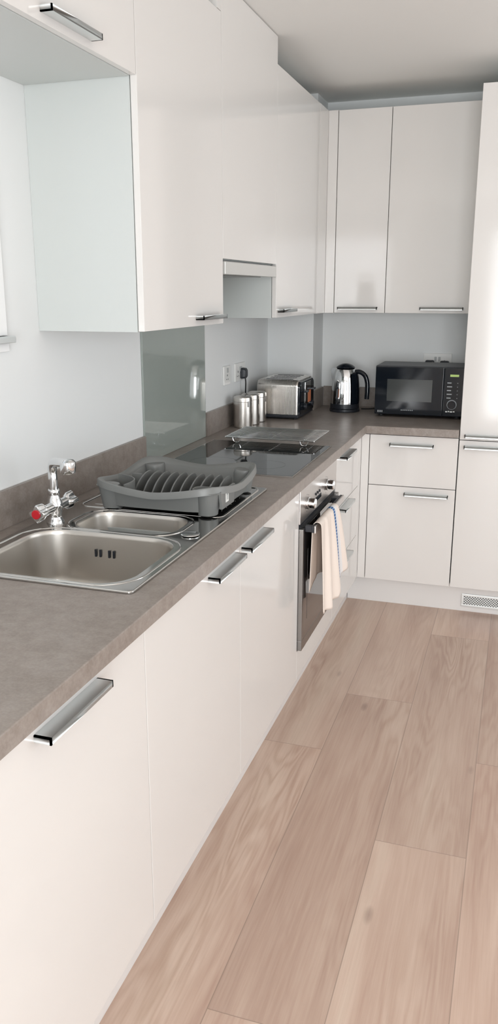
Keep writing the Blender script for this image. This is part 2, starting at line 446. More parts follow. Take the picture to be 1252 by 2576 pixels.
# oven housing (panel below the oven) and the oven
r = thing('oven_housing', 'white housing cabinet holding the built-in oven, plain panel under the oven', 'cabinet', (-0.3, -0.886, ZP))
carcass_left(r, XW+.004, -0.020, -1.1865, -0.5855, ZP+.004, ZU-.001, top=False, t=.012)
box('lower_panel', (-0.018, 0, -1.1855, -0.5865, ZP+G, 0.2495), 'gloss', r, 0.0012)
ov = thing('built_in_oven', 'built-in oven with steel control panel, round knobs and dark glass door', 'oven', (-0.25, -0.886, 0.252))
box('body', (-0.56, -0.021, -1.17, -0.602, 0.262, 0.862), 'steel_dark', ov, 0.002)
cp = box('control_panel', (-0.020, 0.004, -1.184, -0.588, 0.733, 0.868), 'steel', ov, 0.0015)
for ky in (-1.085, -0.778):
    bm = BM(); cyl(bm, (0.004, ky, 0.790), 0.0225, 0.008, 'x', 32, 0.001); cyl(bm, (0.012, ky, 0.790), 0.0185, 0.024, 'x', 32, 0.003)
    bx(bm, 0.036, 0.0385, ky-0.0016, ky+0.0016, 0.790, 0.806)
    obj('knob', bm, 'chrome', cp)
bm = BM()
for ky in (-1.085, -0.778):   # dot markings round the knobs
    for a in range(7):
        t_ = math.radians(-60+a*50); bm = BM(); bx(bm, 0.0038, 0.0046, ky+0.032*math.sin(t_)-.001, ky+0.032*math.sin(t_)+.001, .790+.032*math.cos(t_)-.0015, .790+.032*math.cos(t_)+.0015); obj('dot_marking', bm, 'black', cp)
for i in range(3):
    bm = BM(); cyl(bm, (0.004, -0.955+i*0.030, 0.792), 0.005, 0.004, 'x', 16); obj('button', bm, 'black', cp)
box('display', (0.0035, 0.0052, -0.965, -0.865, 0.762, 0.778), 'black_gloss', cp)
box('vent_slot', (-0.015, -0.002, -1.18, -0.592, 0.716, 0.733), 'black', ov)
bm = BM()
y0, y1, z0, z1 = -1.184, -0.588, 0.253, 0.716
bx(bm, -0.020, 0.016, y0, y1, z0, z0+.038, .0015); bx(bm, -0.020, 0.016, y0, y0+.020, z0+.038, z1, .0015)
bx(bm, -0.020, 0.016, y1-.020, y1, z0+.038, z1, .0015)
od = obj('door', bm, 'steel_dark', ov)
box('glass', (-0.018, 0.0155, y0+.020, y1-.020, z0+.038, z1), 'ovenglass', od, 0.001)
box('inner_window', (0.0155, 0.0162, y0+.075, y1-.075, z0+.10, z1-.09), 'ovenglass', od)
bm = BM(); bx(bm, 0.050, 0.056, -1.165, -0.672, 0.700, 0.727, 0.002); hb = obj('handle', bm, 'steel', od)
box('handle_core', (0.040, 0.0495, -1.163, -0.674, 0.702, 0.7265), 'black', hb, .001)
for yy, wd in ((-1.161, .020), (-0.730, .045)): box('bracket', (0.0165, 0.0395, yy, yy+wd, 0.703, 0.7255), 'black', hb, .001)

# drawer unit at the corner
r = thing('drawer_unit', 'white gloss three-drawer unit between the oven and the corner', 'drawer unit', (-0.3, -0.32, ZP))
carcass_left(r, XW+.004, -0.020, -0.585, -0.062, ZP+.004, ZU-.001, top=False, t=.012)
for z0, z1, hz in ((0.624, Z1, 0.847), (0.376, 0.624, 0.617), (ZP, 0.376, 0.371)):
    d = door_x(r, 'drawer', -0.585, -0.060, z0, z1)
    handle(d, 'y', -0.502, -0.290, 0.0, hz)
bm = BM(); bx(bm, -.018, 0, -.058, -.001, ZP+G, Z1-G, .001); bx(bm, 0.0005, .0375, 0, .018, ZP+G, Z1-G, .001)
patch(obj('corner_post', bm, 'gloss'), 'narrow white gloss corner post joining the two runs of base cabinets', 'cabinet trim')

# back base unit: drawer above door
def carcass_back(root, x0, x1, y0, y1, z0, z1, top=True, t=.014):
    bm = BM(); bx(bm, x0, x0+t, y0, y1, z0, z1); bx(bm, x1-t, x1, y0, y1, z0, z1); bx(bm, x0+t, x1-t, y0, y1, z0, z0+t)
    if top: bx(bm, x0+t, x1-t, y0, y1, z1-t, z1)
    bx(bm, x0+t, x1-t, y1-.008, y1, z0+t, z1-(t if top else 0)); return obj('carcass', bm, 'carcass', root)
r = thing('base_cabinet', 'white gloss base cabinet under the microwave with one drawer over a door', 'cabinet', (0.246, 0.3, ZP))
carcass_back(r, 0.040, 0.4515, 0.0205, YB-.002, ZP+.004, ZU-.001, top=False)
d = door_y(r, 'drawer', 0.039, 0.453, 0.621, Z1); handle(d, 'x', 0.137, 0.341, 0.0, 0.830, dep=.024)
d = door_y(r, 'door', 0.039, 0.453, ZP, 0.621); handle(d, 'x', 0.215, 0.420, 0.0, 0.592, dep=.024)
# tall unit
def tall(label, x0, x1, h):
    r = thing('tall_cabinet', label, 'tall cabinet', ((x0+x1)/2, 0.3, ZP))
    carcass_back(r, x0+.0008, x1-.0008, 0.0205, YB-.002, ZP+.002, 2.366)
    d = door_y(r, 'door', x0, x1, 0.861, 2.366); handle(d, 'x', *h, 0.0, 0.888, dep=.024)
    d = door_y(r, 'door', x0, x1, ZP, 0.861); handle(d, 'x', *h, 0.0, 0.836, dep=.024)
tall('tall white gloss cabinet right of the microwave, split door with two handles', 0.4545, 1.0545, (0.478, 0.700))

# plinths
r = thing('plinth', 'long white plinth under the base cabinets of the sink run', 'plinth', (-.065, -1.5, 0))
box('board', (-0.072, -0.057, -3.06, 0.055, 0.0, ZP-.001), 'plinth', r, .001)
r = thing('plinth', 'white plinth across the back run with a metal ventilation grille', 'plinth', (.5, .065, 0))
box('board', (-0.056, 1.0545, 0.057, 0.072, 0.0, ZP-.001), 'plinth', r, .001)
bm = BM(); gx0, gx1, gz0, gz1 = 0.512, 0.830, 0.026, 0.090
b_ = .011
bx(bm, gx0, gx1, .0525, .0565, gz0, gz0+b_, .0008); bx(bm, gx0, gx1, .0525, .0565, gz1-b_, gz1, .0008)
bx(bm, gx0, gx0+b_, .0525, .0565, gz0+b_, gz1-b_, .0008); bx(bm, gx1-b_, gx1, .0525, .0565, gz0+b_, gz1-b_, .0008)
gr = obj('vent_grille', bm, 'handle', r, label='metal ventilation grille with a diamond lattice')
box('slot', (gx0+b_, gx1-b_, .0560, .0568, gz0+b_, gz1-b_), 'black', gr)
bm = BM(); hgt = gz1-gz0-2*b_; st = 0.0125
i = 0
xx = gx0+b_-hgt
while xx < gx1-b_:
    for s_ in (0, 1):
        a0, a1 = (xx, xx+hgt) if s_ == 0 else (xx+hgt, xx)
        za, zb = gz0+b_, gz1-b_
        # clip the slanted bar to the frame
        pts = []
        lo, hi = gx0+b_, gx1-b_
        def zat(x): return za+(x-a0)/(a1-a0)*(zb-za)
        ca, cb = a0, a1
        ca = min(max(ca, lo), hi); cb = min(max(cb, lo), hi)
        if abs(ca-cb) > .002:
            p0, p1 = Vector((ca, 0, zat(ca))), Vector((cb, 0, zat(cb)))
            n_ = (p1-p0).normalized(); q = Vector((-n_.z, 0, n_.x))*0.0016
            prism(bm, [((p0+q).x, (p0+q).z), ((p1+q).x, (p1+q).z), ((p1-q).x, (p1-q).z), ((p0-q).x, (p0-q).z)], 'y', .0535+.0006*s_, .0550+.0006*s_)
    xx += st
obj('lattice', bm, 'handle', gr)

# worktop with the cut-out for the sink
OV = 0.024
bm = BM()
outer = [(XW+.001, -3.085), (OV, -3.085), (OV, -OV), (0.4525, -OV), (0.4525, YB-.001), (-0.349, YB-.001), (-0.349, 0.419), (XW+.001, 0.419)]
hole = rrect(-0.520, -0.058, -2.397, -1.430, .03, 5)
slab(bm, outer, [hole], ZU, ZT)
es = [e for e in bm.edges if len(e.link_faces) == 2 and e.calc_face_angle(0) > 1 and all(v.co.z > ZT-1e-5 for v in e.verts)
      and (all(abs(v.co.x-OV) < 1e-4 for v in e.verts) or all(abs(v.co.y+OV) < 1e-4 for v in e.verts))]
bmesh.ops.bevel(bm, geom=es, offset=0.003, segments=3, profile=0.5, affect='EDGES')
patch(obj('worktop', bm, 'worktop'), 'L-shaped grey-brown stone-effect worktop along both runs of cabinets', 'worktop')
# upstands
def upst(label, dims): patch(box('upstand', dims, 'worktop', bev=.001), label, 'upstand')
U1 = 1.014
upst('grey-brown upstand behind the tap and the dish rack', (XW+.001, XW+.013, -3.085, -1.166, ZT, U1))
upst('grey-brown upstand behind the steel canisters and the toaster', (XW+.001, XW+.013, -0.538, 0.406, ZT, U1))
upst('grey-brown upstand on the front of the boxed corner behind the toaster', (XW+.014, -0.3495, 0.407, 0.419, ZT, U1))
upst('short grey-brown upstand on the side of the boxed corner left of the kettle', (-0.3485, -0.337, 0.407, YB-.014, ZT, U1))
upst('grey-brown upstand behind the kettle and the microwave', (-0.3365, 0.4525, YB-.013, YB-.001, ZT, U1+.004))
# splashback
patch(box('glass_splashback', (XW+.0005, XW+.0075, -1.163, -0.541, ZT+.0005, 1.578), 'splash', bev=.0008), 'grey-green glass splashback on the wall behind the hob', 'splashback')

# ------------------------------------------------------------------ wall units
def wall_left_unit(name, label, y0, y1, z0, z1, h, hz, doors=None):
    r = thing(name, label, 'wall cabinet', (-0.44, (y0+y1)/2, z0))
    carcass_left(r, XW+.0005, WX-.0200, y0+.0005, y1-.0005, z0, z1, t=.016)
    d = door_x(r, 'door', y0, y1, z0, z1, WX)
    if h: handle(d, 'y', h[0], h[1], WX, hz, up=True, dep=.028)
    return r
wall_left_unit('wall_cabinet', 'tall white gloss wall cabinet left of the extractor, its pale side panel showing', -1.8175, -1.186, WZ0, WZ1, (-1.440, -1.226), WZ0+.020)
wall_left_unit('bridging_cabinet', 'short white gloss cabinet high above the sink with a horizontal handle', -2.425, -1.8185, 2.049, WZ1, (-2.258, -2.044), 2.068)
wall_left_unit('wall_cabinet', 'white gloss wall cabinet between the extractor and the corner', -0.549, 0.170, WZ0, WZ1, (-0.522, -0.308), WZ0+.022)
# extractor cabinet with closing panel up to the ceiling
r = thing('extractor_cabinet', 'white gloss cabinet over the extractor, boxed in up to the ceiling', 'wall cabinet', (-0.44, -0.867, 1.63))
carcass_left(r, XW+.0005, WX-.0200, -1.1855, -0.5495, 1.632, WZ1, t=.016)
door_x(r, 'door', -1.186, -0.549, 1.632, ZC-.003, WX)
bm = BM(); bx(bm, WX-.018, WX, -1.222, -1.1860, WZ1+.0005, ZC-.004, .001); bx(bm, XW+.001, WX-.018, -1.222, -1.206, WZ1+.0005, ZC-.004)
obj('closing_panel', bm, 'gloss', r)
bm = BM(); bx(bm, XW+.001, WX-.019, -0.5655, -0.5495, WZ1+.0005, ZC-.001); obj('closing_panel', bm, 'gloss', r)
# extractor
r = thing('extractor_hood', 'slim pale grey pull-out extractor hood under its cabinet over the hob', 'extractor hood', (-0.44, -0.867, 1.58))
box('body', (XW+.010, WX-.022, -1.178, -0.558, 1.588, 1.6315), 'socket_grey', r, .002)
box('visor', (WX-.021, WX+.004, -1.172, -0.556, 1.583, 1.6255), mat('pale_metal_visor', (0.60, 0.60, 0.58), 0.3, 0.2), r, .003)
box('filter', (XW+.05, WX-.05, -1.14, -0.60, 1.582, 1.5875), 'steel_dark', r)
# corner filler of the left run, filler of the back run
bm = BM(); bx(bm, WX-.018, WX, .1715, WY+.002, WZ0, WZ1, .001); bx(bm, WX+.0005, -.2285, WY, WY+.018, WZ0, WZ1, .001)
patch(obj('corner_filler', bm, 'gloss'), 'narrow white corner filler joining the two runs of wall cabinets', 'cabinet trim')
def wall_back_unit(label, x0, x1, h):
    r = thing('wall_cabinet', label, 'wall cabinet', ((x0+x1)/2, 0.5, WZ0))
    carcass_back(r, x0+.0005, x1-.0005, WY+.020, YB-.0005, WZ0, WZ1)
    d = door_y(r, 'door', x0, x1, WZ0, WZ1, WY); handle(d, 'x', *h, WY, WZ0+.030, dep=.024)
wall_back_unit('narrow white gloss wall cabinet above the kettle', -0.227, 0.031, (-0.205, -0.005))
wall_back_unit('wide white gloss wall cabinet above the microwave', 0.031, 0.4535, (0.205, 0.412))

# ------------------------------------------------------------------ sink
sk = thing('sink', 'stainless steel inset sink with one and a half bowls and a drainer', 'sink', (-.29, -1.91, ZT))
ZS = ZT+.0065
outer = rrect(-0.532, -0.046, -2.410, -1.415, .012, 4)
b1 = rrect(-0.485, -0.082, -2.388, -2.040, .085, 8)
b2 = rrect(-0.430, -0.135, -2.010, -1.832, .060, 8)
bm = BM(); slab(bm, outer, [b1, b2], ZT+.0012, ZS)
es = [e for e in bm.edges if len(e.link_faces) == 2 and e.calc_face_angle(0) > 1 and all(v.co.z > ZS-1e-5 for v in e.verts)]
bmesh.ops.bevel(bm, geom=es, offset=0.0028, segments=3, profile=0.5, affect='EDGES')
top = obj('rim_plate', bm, 'sinktop', sk)
# raised bead just inside the edge
bm = BM()
def bead(x0, x1, y0, y1, r, rad=.0035):
    p = rrect(x0, x1, y0, y1, r, 8); p = [(a, b, ZS-.0008) for a, b in p]; tube(bm, p+[p[0]], rad, 8, .0030)
bead(-0.512, -0.062, -2.399, -2.026, .098); bead(-0.450, -0.118, -2.024, -1.818, .070, .003)
bead(-0.512, -0.066, -1.806, -1.432, .03)
obj('bead', bm, 'sinktop', sk)
def inset(loop, d, cx, cy, k):
    out = []
    n = len(loop)
    for i, (x, y) in enumerate(loop):
        a = Vector(loop[(i+1) % n])-Vector(loop[i-1]); nrm = Vector((-a.y, a.x)).normalized()
        out.append((x+nrm.x*d, y+nrm.y*d))
    return out
def bowl(loop, depth, name='bowl'):
    bm = BM(); cx = sum(p[0] for p in loop)/len(loop); cy = sum(p[1] for p in loop)/len(loop)
    rings = []
    for d, z in ((-0.001, ZS-.0005), (0.001, ZS-.003), (0.004, ZS-.012), (0.012, ZS-depth+.045), (0.016, ZS-depth+.028), (0.027, ZS-depth+.010), (0.044, ZS-depth+.0015)):
        L = inset(loop, d, cx, cy, 0); rings.append([(a, b, z) for a, b in L])
    L = inset(loop, 0.044, cx, cy, 0)
    for k, dz in ((0.6, .001), (0.3, 0.0)):
        rings.append([(cx+(a-cx)*k, cy+(b-cy)*k, ZS-depth+dz) for a, b in L])
    loft(bm, rings, False, True)
    return obj(name, bm, 'sink', sk, angle=70), cx, cy
bw, cx, cy = bowl(b1, .165)
bm = BM(); cyl(bm, (cx, cy, ZS-.1655), .042, .003, 'z', 32, .001); cyl(bm, (cx, cy, ZS-.1625), .018, .004, 'z', 24, .001); obj('drain', bm, 'chrome', bw)
bm = BM()   # overflow slots in the far side of the main bowl
for i in range(4):
    xs = -0.330+i*0.0135+(0.012 if i > 1 else 0)
    bx(bm, xs, xs+.0060, -2.0520, -2.0478, 0.853, 0.874, .0018)
obj('overflow_slot', bm, 'black', bw)
bw2, cx, cy = bowl(b2, .13)
bm = BM(); cyl(bm, (cx, cy, ZS-.1305), .034, .003, 'z', 32, .001); obj('drain', bm, 'chrome', bw2)
bm = BM()
for i in range(9):
    yy = -1.770+i*0.040; tube(bm, [(-0.485+.01, yy, ZS-.0012), (-0.40, yy, ZS-.0010), (-0.10, yy, ZS-.0010), (-.09, yy, ZS-.0012)], .0036, 8, .0022)
obj('drainer', bm, 'sinktop', sk)
bm = BM(); lathe(bm, (-.085, -1.985, ZS-.0002), [(.019, 0), (.0245, .0022), (.0250, .0042), (.0225, .0056), (.006, .0062)], 32); obj('waste_knob', bm, 'chrome', sk)

# tap
tp = thing('mixer_tap', 'chrome mixer tap with red-capped lever behind the sink bowls', 'tap', (-.482, -1.985, ZS))
tx, ty = -.482, -1.985
bm = BM(); lathe(bm, (tx, ty, ZS), [(.024, 0), (.024, .004), (.0205, .010), (.0175, .020), (.020, .033), (.023, .044), (.022, .056), (.016, .068), (.0145, .078), (.0165, .080), (.0165, .090), (.0145, .093)], 32)
tube(bm, [(tx, ty-.062, ZS+.045), (tx, ty+.062, ZS+.045)], .0145, 24)
obj('body', bm, 'chrome', tp, angle=50)
def tap_handle(sgn, cap):
    bm = BM()
    y0_ = ty+sgn*.050; yy = ty+sgn*.092
    ring = lambda y, r, lob: [(tx+(r+lob*math.cos(4*2*PI*k/48))*math.cos(2*PI*k/48), y, ZS+.045+(r+lob*math.cos(4*2*PI*k/48))*math.sin(2*PI*k/48)) for k in range(48)]
    loft(bm, [ring(y0_, .012, 0), ring(y0_+sgn*.006, .017, .002), ring(y0_+sgn*.014, .0195, .0045), ring(yy-sgn*.004, .0200, .0050), ring(yy, .017, .003)])
    h = obj('lever', bm, 'chrome', tp, angle=50)
    bm = BM(); cyl(bm, (tx, yy-sgn*.001, ZS+.045), .0125, sgn*.0045, 'y', 24, .001); obj('cap', bm, cap, h, label=('red' if sgn < 0 else 'blue')+' disc on the end of the lever')
tap_handle(-1, 'red'); tap_handle(1, 'blue')
bm = BM()
sp = smoothpath([(tx, ty, ZS+.088), (tx, ty, ZS+.12), (tx, ty, ZS+.148), (tx+.008, ty-.008, ZS+.167), (tx+.030, ty-.031, ZS+.176), (tx+.075, ty-.078, ZS+.186), (tx+.122, ty-.127, ZS+.196)], 7)
tube(bm, sp, .0122, 20); obj('spout', bm, 'chrome', tp, angle=50)
bm = BM(); lathe(bm, (tx+.126, ty-.131, ZS+.172), [(.0150, 0), (.0185, .004), (.0200, .018), (.0195, .030), (.014, .036), (.004, .038)], 24); obj('aerator', bm, 'chrome', tp)

# ------------------------------------------------------------------ dish rack
ZR = ZS+.003
rk = thing('dish_rack', 'dark grey plastic dish drainer rack standing on the sink drainer', 'dish rack', (-.255, -1.65, ZR))
rx0, rx1, ry0, ry1 = -.457, -.054, -1.850, -1.438
cxr, cyr = (rx0+rx1)/2, (ry0+ry1)/2
def rackring(sx_, sy_, z, zc=0.0, n=144, p=5.5):
    out = []
    for i in range(n):
        t_ = 2*PI*i/n; c_, s_ = math.cos(t_), math.sin(t_)
        k = (abs(c_)**p+abs(s_)**p)**(-1/p)
        x = cxr+sx_*k*c_; y = cyr+sy_*k*s_
        e = (k*k*abs(c_*s_))**1.5      # 1 in the corners, 0 mid side
        out.append((x, y, z+zc*e))
    return out
hx, hy = (rx1-rx0)/2, (ry1-ry0)/2
bm = BM()
rings = [rackring(hx*.84, hy*.84, ZR+.008), rackring(hx*.865, hy*.865, ZR+.011), rackring(hx*.90, hy*.90, ZR+.055, .02), rackring(hx*.935, hy*.935, ZR+.063, .030),
         rackring(hx*.985, hy*.985, ZR+.066, .032), rackring(hx, hy, ZR+.063, .032), rackring(hx*1.006, hy*1.006, ZR+.047, .030),
         rackring(hx*.994, hy*.994, ZR+.047, .030), rackring(hx*.982, hy*.982, ZR+.060, .031), rackring(hx*.935, hy*.935, ZR+.059, .028),
         rackring(hx*.885, hy*.885, ZR+.050, .020), rackring(hx*.845, hy*.845, ZR+.017), rackring(hx*.82, hy*.82, ZR+.0115)]
loft(bm, rings[::-1], True, True)
tray = obj('tray', bm, 'rack_plastic', rk, angle=50)
for sx_, sy_ in ((-1, -1), (1, -1), (1, 1), (-1, 1)):   # splayed hollow corner legs
    x, y = cxr+sx_*hx*.715, cyr+sy_*hy*.715
    dx, dy = sx_*.013, sy_*.013
    bm = BM(); prs = []
    for k, (z, r_) in enumerate(((ZR, .025), (ZR+.003, .0275), (ZR+.060, .032), (ZR+.070, .0325))):
        f_ = k/3; prs.append([(a+dx*f_, b+dy*f_, z) for a, b in rrect(x-r_, x+r_, y-r_, y+r_, r_*.92, 6)])
    loft(bm, prs); obj('leg', bm, 'rack_plastic', rk, angle=50)
# ribs that hold plates
for i in range(10):
    x = -.380+i*.0285
    bm = BM(); pr = [(-1.592, ZR+.0165), (-1.725, ZR+.0165)]
    for s_ in range(1, 15):
        a_ = PI*s_/15; pr.append((-1.655-.064*math.cos(a_)+.016*math.sin(a_), ZR+.0165+.062*math.sin(a_)**.75))
    prism(bm, pr, 'x', x, x+.0045)
    for v_ in bm.verts: v_.co.x += (v_.co.z-ZR)*.22
    obj('plate_rib', bm, 'rack_plastic', rk, angle=40)
bm = BM()   # cutlery pocket wall in the near left corner
pw = [(-.432, -1.700), (-.412, -1.702), (-.378, -1.722), (-.356, -1.750), (-.350, -1.785), (-.354, -1.822)]
pw = [(p.x, p.y) for p in smoothpath([(a, b, 0) for a, b in pw], 5)]
o_ = []
for i, p in enumerate(pw):
    a = Vector(pw[min(i+1, len(pw)-1)])-Vector(pw[max(i-1, 0)]); n_ = Vector((-a.y, a.x)).normalized()*.003; o_.append((p[0]+n_.x, p[1]+n_.y))
prism(bm, pw+o_[::-1], 'z', ZR+.016, ZR+.076); obj('cutlery_pocket', bm, 'rack_plastic', rk)
bm = BM(); prism(bm, [(-.405, ZR+.016), (-.372, ZR+.016), (-.372, ZR+.072), (-.405, ZR+.072)], 'y', -1.66, -1.655); obj('end_plate', bm, 'rack_plastic', rk)
bm = BM()   # small ledge in the near right corner
L = rrect(-.152, -.082, -1.816, -1.764, .018, 5); L2 = rrect(-.148, -.086, -1.812, -1.768, .015, 5)
loft(bm, [[(a, b, ZR+.016) for a, b in L], [(a, b, ZR+.074) for a, b in L], [(a, b, ZR+.074) for a, b in L2], [(a, b, ZR+.050) for a, b in L2]]); obj('cup_holder', bm, 'rack_plastic', rk)
bm = BM()   # outer skirt on the right hand side that carries the sticker
prism(bm, [(-1.800, ZR+.020), (-1.700, ZR+.020), (-1.690, ZR+.072), (-1.812, ZR+.072)], 'x', -.070, -.063); skt = obj('skirt', bm, 'rack_plastic', rk)
bm = BM(); bx(bm, -.0628, -.0622, -1.772, -1.748, ZR+.034, ZR+.064); st_ = obj('sticker', bm, 'label', skt, label='small white sticker with a grey symbol')
bm = BM(); bx(bm, -.0622, -.0619, -1.766, -1.762, ZR+.040, ZR+.058); bx(bm, -.0622, -.0619, -1.758, -1.754, ZR+.040, ZR+.058); bx(bm, -.0622, -.0619, -1.762, -1.758, ZR+.054, ZR+.058)
obj('mark', bm, 'grey_print', skt)

# ------------------------------------------------------------------ hob and cooling rack
hb_ = thing('hob', 'flat black glass hob let into the worktop', 'hob', (-.27, -.922, ZT))
bm = BM(); bx(bm, -.524, -.018, -1.222, -.622, ZT+.0008, ZT+.0050, .001); obj('glass', bm, 'hob', hb_)
bm = BM(); e = .003
bx(bm, -.527, -.015, -1.225, -1.2225, ZT+.0004, ZT+.0046); bx(bm, -.527, -.015, -.6215, -.619, ZT+.0004, ZT+.0046)
bx(bm, -.527, -.5245, -1.2225, -.6215, ZT+.0004, ZT+.0046); bx(bm, -.0175, -.015, -1.2225, -.6215, ZT+.0004, ZT+.0046)
obj('trim', bm, 'steel', hb_)
zp_ = mat('zone_print', (0.05, 0.05, 0.05), .2)
for cx, cy, r_ in ((-.36, -1.07, .09), (-.16, -1.06, .072), (-.36, -.78, .072), (-.16, -.78, .09)):
    bm = BM(); L = circ((cx, cy, ZT+.0052), r_, 'z', 64); L2 = circ((cx, cy, ZT+.0052), r_-.0012, 'z', 64)
    A = [bm.verts.new(p) for p in L]; B = [bm.verts.new(p) for p in L2]
    for i in range(64): bm.faces.new((A[i], A[(i+1) % 64], B[(i+1) % 64], B[i]))
    obj('cooking_zone', bm, zp_, hb_)

cr = thing('cooling_rack', 'chrome wire cooling rack resting on the back of the hob', 'cooling rack', (-.262, -.545, ZT+.005))
cz = ZT+.030
RX0, RX1, RY0, RY1 = -.452, -.072, -.680, -.405
bm = BM()
def P_(x, y, dz=0): return (x, y+.045*(x-RX0)*0, cz+dz)
fr = [P_(RX0, RY0), P_(RX1, RY0), P_(RX1, RY1), P_(RX0, RY1), P_(RX0, RY0)]
for a, b in zip(fr, fr[1:]): tube(bm, [a, b], .0022, 8)
for q in (RX0+.045, (RX0+RX1)/2, RX1-.045): tube(bm, [P_(q, RY0, -.003), P_(q, RY1, -.003)], .0020, 8)
obj('frame', bm, 'chrome', cr)
nW = 15
for i in range(nW):
    bm = BM(); y = RY0+(RY1-RY0)*(i+.5)/nW; tube(bm, [P_(RX0-.004, y, .001), P_((RX0+RX1)/2, y, .000), P_(RX1+.004, y, .001)], .0019, 8)
    obj('wire', bm, 'chrome', cr)
for x, y in ((RX0+.045, RY0+.012), (RX1-.045, RY0+.012), (RX0+.045, RY1-.012), (RX1-.045, RY1-.012)):
    zb = ZT+.0075 if y < -.6 else ZT+.0022
    bm = BM(); tube(bm, smoothpath([(x-.018, y, cz-.004), (x-.012, y, zb+.004), (x, y, zb), (x+.012, y, zb+.004), (x+.018, y, cz-.004)], 5), .0019, 8)
    obj('leg', bm, 'chrome', cr)

# ------------------------------------------------------------------ canisters
def canister(label):
    r = thing('canister', label, 'canister', (0, 0, 0), 0, 'steel storage canisters')
    bm = BM(); lathe(bm, (0, 0, 0), [(.0425, 0), (.0445, .002), (.0445, .117), (.0435, .119)], 48); obj('body', bm, 'canister', r, local=True)
    bm = BM(); lathe(bm, (0, 0, .1195), [(.0440, 0), (.0452, .001), (.0452, .015), (.0435, .021), (.036, .0255), (.018, .0268), (.004, .027)], 48); ld = obj('lid', bm, 'canister', r, local=True)
    bm = BM(); bx(bm, .0425, .0475, -.006, .006, .098, .124, .001); obj('clasp', bm, 'steel_dark', r, local=True)
    return r
c0 = canister('brushed steel canister nearest the hob, foremost of the three')
def dup(root, loc, rz, label):
    r = root.copy(); COL.objects.link(r); r.location = loc; r.rotation_euler = (0, 0, rz); r['label'] = label
    for ch in list(root.children):
        c_ = ch.copy(); COL.objects.link(c_); c_.parent = r
    return r
c0.location = (-.523, -.235, ZT+.0005); c0.rotation_euler = (0, 0, math.radians(-35))
dup(c0, (-.519, -.135, ZT+.0005), math.radians(-20), 'brushed steel canister in the middle of the three')
dup(c0, (-.515, -.038, ZT+.0005), math.radians(-10), 'brushed steel canister next to the toaster, last of the three')

# ------------------------------------------------------------------ toaster
tr_ = thing('toaster', 'four-slice brushed steel toaster with black ends beside the canisters', 'toaster', (-.430, .205, ZT))
def tprof(w0, w1, z0, z1, r, n=8):
    out = [(w0, z0)]
    for i in range(n+1): t_ = PI-PI/2*i/n; out.append((w0+r+r*math.cos(t_), z1-r+r*math.sin(t_)))
    for i in range(n+1): t_ = PI/2-PI/2*i/n; out.append((w1-r+r*math.cos(t_), z1-r+r*math.sin(t_)))
    out.append((w1, z0)); return out
ya, yb = .052, .352
bm = BM(); xa, xb = -.545, -.336
prs = []
for k, x in enumerate((xa, xa+.01, xb-.012, xb)):
    d_ = .004 if k in (0, 3) else 0; prs.append([(x, a, b) for a, b in tprof(ya+d_, yb-d_, ZT+.024, ZT+.195-d_, .032)])
loft(bm, prs); obj('body', bm, 'toaster', tr_)
bm = BM(); bx(bm, xa-.004, xb+.006, ya-.002, yb+.002, ZT+.006, ZT+.0235, .004)
for x in (xa+.02, xb-.02):
    for y in (ya+.03, yb-.03): cyl(bm, (x, y, ZT+.0003), .010, .007, 'z', 16)
obj('base', bm, 'black', tr_)
bm = BM(); prs = []
for x, d_ in ((xb+.0005, .006), (xb+.010, .008), (xb+.013, .012)): prs.append([(x, a, b) for a, b in tprof(ya+d_, yb-d_, ZT+.024, ZT+.191-d_, .028)])
loft(bm, prs); ep = obj('end_panel', bm, 'black_gloss', tr_, label='glossy black control end')
bm = BM(); bx(bm, xb+.0132, xb+.016, .150, .262, ZT+.060, ZT+.176, .001); obj('chrome_plate', bm, 'chrome', tr_)
bm = BM(); bx(bm, xb+.0162, xb+.0175, .205, .262, ZT+.070, ZT+.130, .001); obj('patch', bm, 'orange', tr_, label='small orange patch on the control end')  # thin orange patch over part of the chrome plate
for yy in (.135, .278):
    bm = BM(); bx(bm, xb+.0135, xb+.034, yy-.022, yy+.022, ZT+.128, ZT+.138, .003); obj('lever', bm, 'black', tr_)
    bm = BM(); cyl(bm, (xb+.0135, yy, ZT+.058), .015, .014, 'x', 24, .002); obj('dial', bm, 'black', tr_)
for k in range(4):
    yc = .096+k*.070
    bm = BM(); L = rrect(xa+.038, xb-.034, yc-.014, yc+.014, .006, 4); loft(bm, [[(a, b, ZT+.1945) for a, b in L], [(a, b, ZT+.1958) for a, b in L]])
    obj('slot', bm, 'black', tr_)

# ------------------------------------------------------------------ kettle
kt = thing('kettle', 'polished steel kettle with black handle and lid on a black base', 'kettle', (-.176, .44, ZT))
kc = (-.176, .44, ZT)
bm = BM(); lathe(bm, kc, [(.078, .0003), (.080, .004), (.079, .014), (.076, .016)], 40); obj('base', bm, 'black', kt)
bm = BM(); lathe(bm, kc, [(.075, .0165), (.0765, .020), (.0755, .042)], 40); obj('foot_ring', bm, 'black', kt)
prof = [(.0750, .0425), (.0745, .070), (.0725, .110), (.0690, .150), (.0645, .180), (.0585, .205), (.0520, .220), (.046, .226)]
bm = BM(); lathe(bm, kc, prof, 56); obj('body', bm, 'chrome', kt, angle=60)
bm = BM()   # spout on the left
sp = [(-1, .150, .018, 0), (-1, .180, .020, .012), (-1, .205, .019, .020), (-1, .222, .015, .022)]
prs = []
for _, z, wd, out_ in sp:
    rr = next(r0+(r1_-r0)*(z-z0_)/(z1_-z0_) for (r0, z0_), (r1_, z1_) in zip(prof, prof[1:]) if z0_ <= z <= z1_)
    a_ = .30
    prs.append([(kc[0]-(rr-.012)*math.cos(0), kc[1]-wd, ZT+z), (kc[0]-rr-out_, kc[1], ZT+z+.004*(out_ > .015)), (kc[0]-(rr-.012), kc[1]+wd, ZT+z)])
loft(bm, prs); obj('spout', bm, 'chrome', kt)
